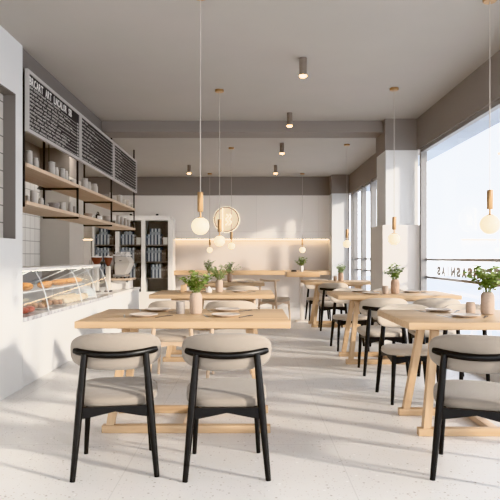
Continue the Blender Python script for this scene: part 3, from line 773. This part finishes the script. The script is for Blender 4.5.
obj('fill_strip', box(BM(), -2.30, -2.26, ys+0.05, ye-0.05, 1.018, 1.0298), M['casefill'], t, smooth=0)  # glowing strip added to brighten the pastries under the slab
obj('rear_panel', box(BM(), -2.70, -2.68, ys, 7.6, 0.8605, 1.0295), M['bluegrey'], t, smooth=0)
obj('rear_base', box(BM(), -2.70, -2.68, ys, ye, 0.6255, 0.80), M['steel'], t, smooth=0)
obj('middle_shelf', box(BM(), -2.68, -2.24, ys, 8.0, 0.80, 0.815, 0.002), M['edgeglass'], t, smooth=0)
for y in (ys+0.02, 6.6, 7.95): obj('shelf_bracket', box(BM(), -2.66, -2.64, y, y+0.015, 0.626, 0.80), M['steel'], t, smooth=0)
ZS, ZD = 0.8152, 0.6255
def lump(name, label, cat, a, b, c, m, loc, rz=0, group=None, fn=None, e2=0.8):
    o = obj(name, superell(BM(), a, b, c, 0.8, e2, 24, 12, lambda p: (fn(p) if fn else p) + Vector((0,0,c))), m, smooth=80)
    o.location = loc; o.rotation_euler = (0,0,rz); return tag(o, label, cat, group)
def cross(label, loc, rz, s=1.0):
    bm = BM(); pts = []; rr = []
    for i in range(15):
        u = -1+2*i/14; a = u*1.15
        pts.append((0.085*math.sin(a)*s, 0.05*math.cos(a)*s-0.03, 0.036*s)); rr.append((0.006+0.028*(1-abs(u)**1.6)*(0.86+0.14*(i%2)))*s)
    tube(bm, pts, rr, 12); o = obj('croissant', bm, M['bread'], smooth=60); o.location = loc; o.rotation_euler = (0,0,rz)
    return tag(o, label, 'pastry', 'croissants on the upper case shelf')
lump('bread_loaf', 'orange brown loaf at the near end of the display case shelf', 'bread', 0.10, 0.10, 0.042, M['bread'], (-2.36, 6.13, ZS))
lump('bread_loaf', 'golden loaf in the middle of the display case shelf', 'bread', 0.07, 0.11, 0.036, M['bread'], (-2.32, 6.66, ZS))
lump('bread_loaf', 'smaller golden loaf between the middle loaf and the croissants', 'bread', 0.06, 0.09, 0.036, M['bread'], (-2.38, 6.92, ZS), 0.2)
for i in range(5):
    cross('golden croissant in the row along the display case shelf', (-2.36, 7.22+0.185*i, ZS), 0.35+0.12*((i*7)%3-1), 1.12)
plat = lambda y, lab: plate_obj(lab, 0.145, (-2.20, y, ZD), 'serving platters in the display case')
plat(6.12, 'white platter of dark pastries nearest in the display case'); plat(6.56, 'white platter of dark pastries second in the display case')
for j, yc in enumerate((6.12, 6.56)):
    for k_ in range(9):
        a = 2*PI*k_/8; r_ = 0.085 if k_ < 8 else 0
        lump('pastry', 'small dark pastry on the %s platter in the display case' % ('nearest', 'second')[j], 'pastry', 0.030, 0.030, 0.026, M['choc'], (-2.20+r_*math.cos(a), yc+r_*math.sin(a), ZD+0.0085 if k_ == 8 else ZD+0.0135), 0, 'dark pastries on platters')
for i in range(2): lump('cake_slice', 'red topped cake at the near lower end of the display case', 'cake', 0.05, 0.06, 0.03, M['berry'], (-2.16, 5.62+0.15*i, ZD), 0, 'red cakes at the near end')
for i in range(12):
    lump('bun', 'pale round bun on the lower deck of the display case', 'bun', 0.052, 0.052, 0.04, M['dough'], (-2.13-0.14*(i%2), 6.82+0.15*(i//2), ZD), 0, 'pale buns in the display case', e2=1)
t = thing('cake_dome', 'low pale glass dome on the counter deck at far end of the case', 'dome', (-2.28, 8.05, ZD))
obj('tray', lathe(BM(), [(0,0),(0.17,0),(0.175,0.01),(0,0.01)], 36), M['ceramic'], t)
obj('dome', lathe(BM(), [(0.168,0.0105),(0.165,0.06),(0.14,0.11),(0.09,0.14),(0.03,0.15),(0.012,0.152),(0.014,0.168),(0,0.17)], 36), glass('frosted_dome', (0.9,0.93,0.95), 0.3, body=0.35), t)

# espresso machine on a wooden stand, walnut hopper grinders
t = thing('espresso_machine', 'cream espresso machine with steel underside on the counter', 'espresso machine', (-2.25, 10.1, 0.6255))
bm = BM(); box(bm, -0.10, -0.06, -0.18, -0.14, 0, 0.15); box(bm, 0.16, 0.20, -0.18, -0.14, 0, 0.15); box(bm, -0.10, 0.20, -0.14, 0.24, 0.0, 0.15, 0.01); box(bm, -0.10, 0.20, -0.18, -0.14, 0.12, 0.15)
obj('base_box', bm, M['cabwhite'], t, smooth=0)
obj('wood_plinth', box(BM(), -0.14, 0.245, -0.22, 0.28, 0.15, 0.182, 0.004), M['woody'], t, smooth=0)
for x in (0.0, 0.13): 
    for y in (-0.13, 0.20): obj('foot', lathe(BM(), [(0,0.182),(0.014,0.182),(0.012,0.205),(0,0.205)], 14, (x, y, 0)), M['iron'], t)
obj('drip_tray', box(BM(), -0.06, 0.15, -0.17, 0.24, 0.205, 0.245, 0.006), M['steel'], t, smooth=0)
bm = BM(); hexa(bm, [(-0.03,-0.17,0.245),(0.135,-0.17,0.245),(0.135,0.24,0.245),(-0.03,0.24,0.245)], [(-0.03,-0.18,0.44),(0.225,-0.18,0.44),(0.225,0.25,0.44),(-0.03,0.25,0.44)], 0.012)
hexa(bm, [(-0.03,-0.18,0.442),(0.228,-0.18,0.442),(0.228,0.25,0.442),(-0.03,0.25,0.442)], [(-0.03,-0.17,0.56),(0.17,-0.17,0.55),(0.17,0.24,0.55),(-0.03,0.24,0.56)], 0.012)
obj('housing', bm, M['creamic'], t, smooth=0)
obj('cup_rail', box(BM(), -0.05, 0.18, -0.19, 0.26, 0.562, 0.585, 0.006), M['ceramic'], t, smooth=0)
obj('badge', box(BM(), 0.05, 0.09, -0.1825, -0.180, 0.475, 0.485), M['iron'], t, smooth=0)
obj('side_shield', superell(BM(), 0.05, 0.20, 0.135, 0.8, 0.8, 28, 14, lambda p: p + Vector((-0.075, 0.03, 0.455))), M['greyceramic'], t, smooth=60)
for y in (-0.12, 0.04, 0.20):
    obj('group_head', lathe(BM(), [(0,0.245),(0.03,0.245),(0.034,0.29),(0.03,0.33),(0,0.33)], 20, (-0.085, y, 0.0)), M['darksteel'], t)
    obj('portafilter', tube(BM(), [(-0.09, y, 0.265),(-0.20, y-0.03, 0.25)], [0.014,0.018], 10), M['iron'], t)
for i, (x, y, lab, rh) in enumerate(((-2.365, 9.10, 'coffee grinder with walnut brown cone hopper, left one', 0.082), (-2.215, 9.22, 'coffee grinder with walnut brown cone hopper, next to the espresso machine', 0.066))):
    t = thing('coffee_grinder', lab, 'coffee grinder', (x, y, 0.6255), 0, 'coffee grinders beside the espresso machine')
    obj('grinder_body', box(BM(), -0.03, 0.03, -0.05, 0.05, 0.02, 0.40, 0.012), M['creamic'], t, smooth=0)
    obj('base', box(BM(), -0.05, 0.05, -0.07, 0.07, 0.0, 0.02, 0.004), M['iron'], t, smooth=0)
    obj('hopper', lathe(BM(), [(0,0.40),(0.018,0.40),(0.03,0.42),(rh*0.96,0.505),(rh,0.535),(0,0.535)], 28), M['walnut'], t)
    obj('hopper_lid', lathe(BM(), [(0,0.5352),(rh*1.04,0.5352),(rh*1.04,0.55),(0.02,0.556),(0.012,0.58),(0,0.58)], 28), M['ceramic'], t)
for i in range(7):
    y = 9.96+0.055*i
    lathe_thing('espresso_cup', 'tiny white espresso cup standing on top of the espresso machine', 'cup', [(0,0),(0.02,0),(0.03,0.045),(0.026,0.045),(0,0.008)], M['ceramic'], (-2.25+0.075*(i%3)-0.01, y, 0.6255+0.5853), 16, 'espresso cups on the machine')

# ------------------------------------------------------------------ bookcase at the back
BX = [-3.53, -2.97, -2.39, -1.79]; yb0, yb1 = 13.2, 13.62
t = thing('bookcase', 'tall white glass fronted bookcase with three dark bays', 'bookcase', (0,0,0))
obj('plinth', box(BM(), -3.53, -1.79, yb0, yb1, 0, 0.39), M['cabwhite'], t, smooth=0)
obj('top', box(BM(), -3.53, -1.79, yb0, yb1, 1.99, 2.10, 0.003), M['cabwhite'], t, smooth=0)
obj('back_panel', box(BM(), -3.53, -1.79, yb1-0.02, yb1, 0.39, 1.99), M['cabdark'], t, smooth=0)
for x in BX: obj('upright', box(BM(), x-0.045 if x > -3.5 else x, x+0.045 if x < -1.8 else x, yb0, yb1-0.02, 0.39, 1.99), M['cabwhite'], t, smooth=0)
ZB = [0.39, 0.70, 1.07, 1.45]
for i, (a, b) in enumerate(zip(BX, BX[1:])):
    a += 0.046 if i else 0.047; b -= 0.046
    for z in ZB[1:]: obj('shelf_plank', box(BM(), a, b, yb0+0.05, yb1-0.02, z-0.025, z), M['cabdark'], t, smooth=0)
    for z0, z1 in ((0.391, 1.989),):
        d = obj('glass_door', box(BM(), a, b, yb0+0.012, yb0+0.016, z0, z1), M['cabglass'], t, smooth=0)
        obj('knob', lathe(BM(), [(0,0),(0.014,0),(0.014,0.012),(0,0.014)], 14, (b-0.03, yb0, 1.15)), M['iron'], d)
o = obj('side_trim', box(BM(), -1.789, -1.735, yb0+0.02, yb1+0.1, 0, 2.03), M['cabwhite'], t, smooth=0)
for x in (-2.68, -2.09):
    o = lathe_thing('puck_light', 'tiny black puck on top of the bookcase', 'puck light', [(0,0),(0.03,0),(0.03,0.035),(0.02,0.04),(0,0.04)], M['iron'], (x, yb0+0.08, 2.10), 18, 'black pucks on the bookcase')
def make_book(nm, mt, w_, h_, d_=0.24):
    t = thing(nm, '', 'book' if nm != 'storage_box' else 'box')
    obj('cover', box(BM(), 0, w_, 0, d_, 0, h_, 0.002), mt, t, smooth=0)
    obj('spine_label', box(BM(), w_*0.15, w_*0.85, -0.0015, 0.0005, h_*0.62, h_*0.8), M['bookband'] if mt == M['bookbrown'] else (M['bookgrey']), t, smooth=0)
    return t
protos = {'blue': make_book('binder', M['bookblue'], 0.036, 0.32), 'white': make_book('binder', M['bookwhite'], 0.036, 0.32), 'brown': make_book('binder', M['bookbrown'], 0.048, 0.26)}
used = set(); bays = ['left', 'middle', 'right']; rows = {1: 'third', 2: 'second', 3: 'top'}
desc = {'blue': 'slate blue binder', 'white': 'off-white binder', 'brown': 'dark brown binder with pale band'}
rnd = random.Random(4)
for bi, (a, b) in enumerate(zip(BX, BX[1:])):
    for ri in (1, 2, 3):
        z = ZB[ri]+0.0003; x = a+0.06 + (0.10 if ri == 1 else 0.0); n = 0
        while x < b-0.10:
            frac = (x-a)/(b-a)
            kind = ('blue', 'white')[n % 2] if frac < 0.62 else 'brown'
            w_ = 0.037 if kind != 'brown' else 0.049
            if x+w_ > b-0.05: break
            sc = (1, 1, rnd.choice((1.0, 0.98, 0.94)) if ri < 3 else (1.12 if 0.18 < frac < 0.55 else 0.72))
            lab = '%s on the %s shelf of the %s bookcase bay' % (desc[kind], rows[ri], bays[bi]); grp = desc[kind]+'s, %s shelf, %s bay' % (rows[ri], bays[bi])
            src = protos[kind]
            if kind not in used:
                used.add(kind); src.location = (x, yb0+0.07, z); src['label'] = lab; src['group'] = grp; src.scale = sc
            else: dup(src, (x, yb0+0.07, z), None, lab, grp, sc)
            x += w_ + 0.0012; n += 1
for i, bx in enumerate((-2.44-0.11, -1.95)):
    o = obj('storage_box', box(BM(), 0, 0.10, 0, 0.03, 0, 0.16, 0.004), M['cream']); o.location = (bx, yb0+0.03, ZB[3]+0.0003)
    tag(o, 'small cream box at right end of the top shelf, %s bookcase bay' % ('middle', 'right')[i], 'box')

# added fill panels that brighten the kitchen, hidden behind the menu boards
for y in (8.0, 10.0, 12.0):
    t = thing('kitchen_fill_panel', 'added glowing fill panel at the ceiling above the kitchen side', 'fill light', (-2.75, y, 0), 0, 'added kitchen fill panels')
    obj('tray', box(BM(), -0.25, 0.25, -0.33, 0.33, ZC-0.03, ZC-0.0005, 0.004), M['cabwhite'], t, smooth=0)
    obj('fill_emitter', box(BM(), -0.22, 0.22, -0.30, 0.30, ZC-0.036, ZC-0.0302), M['panel'], t, smooth=0)
# pale fridge/tall unit left of bookcase
t = thing('tall_cabinet', 'tall pale cupboard between the grey pier and the bookcase', 'cabinet', (0,0,0))
obj('carcass', box(BM(), -3.95, -3.56, 13.25, 13.8, 0, 1.55, 0.004), M['greypanel'], t)
obj('door', box(BM(), -3.86, -3.56, 13.23, 13.249, 0.05, 1.54, 0.002), M['cream'], t)
obj('handle', box(BM(), -3.60, -3.585, 13.205, 13.2295, 0.9, 1.1, 0.002), M['steel'], t)

# ------------------------------------------------------------------ light
sun = bpy.data.lights.new('sun', 'SUN'); sun.energy = 4.3; sun.angle = math.radians(4.0); sun.color = (1.0, 0.90, 0.78)
so = bpy.data.objects.new('sun', sun); C.objects.link(so)
so.rotation_euler = Vector((-1.0, 0.52, -0.36)).to_track_quat('-Z', 'Y').to_euler()
wd = bpy.data.worlds.new('sky'); scn.world = wd; wd.use_nodes = True
nt = wd.node_tree; nt.nodes.clear()
out = nt.nodes.new('ShaderNodeOutputWorld'); bg = nt.nodes.new('ShaderNodeBackground')
tc = nt.nodes.new('ShaderNodeTexCoord'); sx = nt.nodes.new('ShaderNodeSeparateXYZ'); rp = nt.nodes.new('ShaderNodeValToRGB')
nt.links.new(tc.outputs['Generated'], sx.inputs[0]); nt.links.new(sx.outputs['Z'], rp.inputs['Fac'])
rp.color_ramp.elements[0].position = 0.0; rp.color_ramp.elements[0].color = (0.95,0.96,0.98,1)
rp.color_ramp.elements[1].position = 0.7; rp.color_ramp.elements[1].color = (0.84,0.90,1.0,1)
nt.links.new(rp.outputs[0], bg.inputs['Color']); bg.inputs['Strength'].default_value = 3.4
nt.links.new(bg.outputs[0], out.inputs['Surface'])

# ------------------------------------------------------------------ camera
cd = bpy.data.cameras.new('camera'); cam = bpy.data.objects.new('camera', cd); C.objects.link(cam)
cam.location = (0, 0, HC); cam.rotation_euler = (PI/2, 0, 0)
cd.sensor_width = 36; cd.lens = F/500*36; cd.shift_y = (HY-250)/500; cd.clip_start = 0.05; cd.clip_end = 200
scn.camera = cam
scn.view_settings.view_transform = 'Khronos PBR Neutral'
scn.view_settings.look = 'None'
scn.view_settings.exposure = 0.1
scn.cycles.use_denoising = True
scn.cycles.max_bounces = 10; scn.cycles.diffuse_bounces = 6; scn.cycles.transparent_max_bounces = 16
scn.cycles.sample_clamp_indirect = 6.0
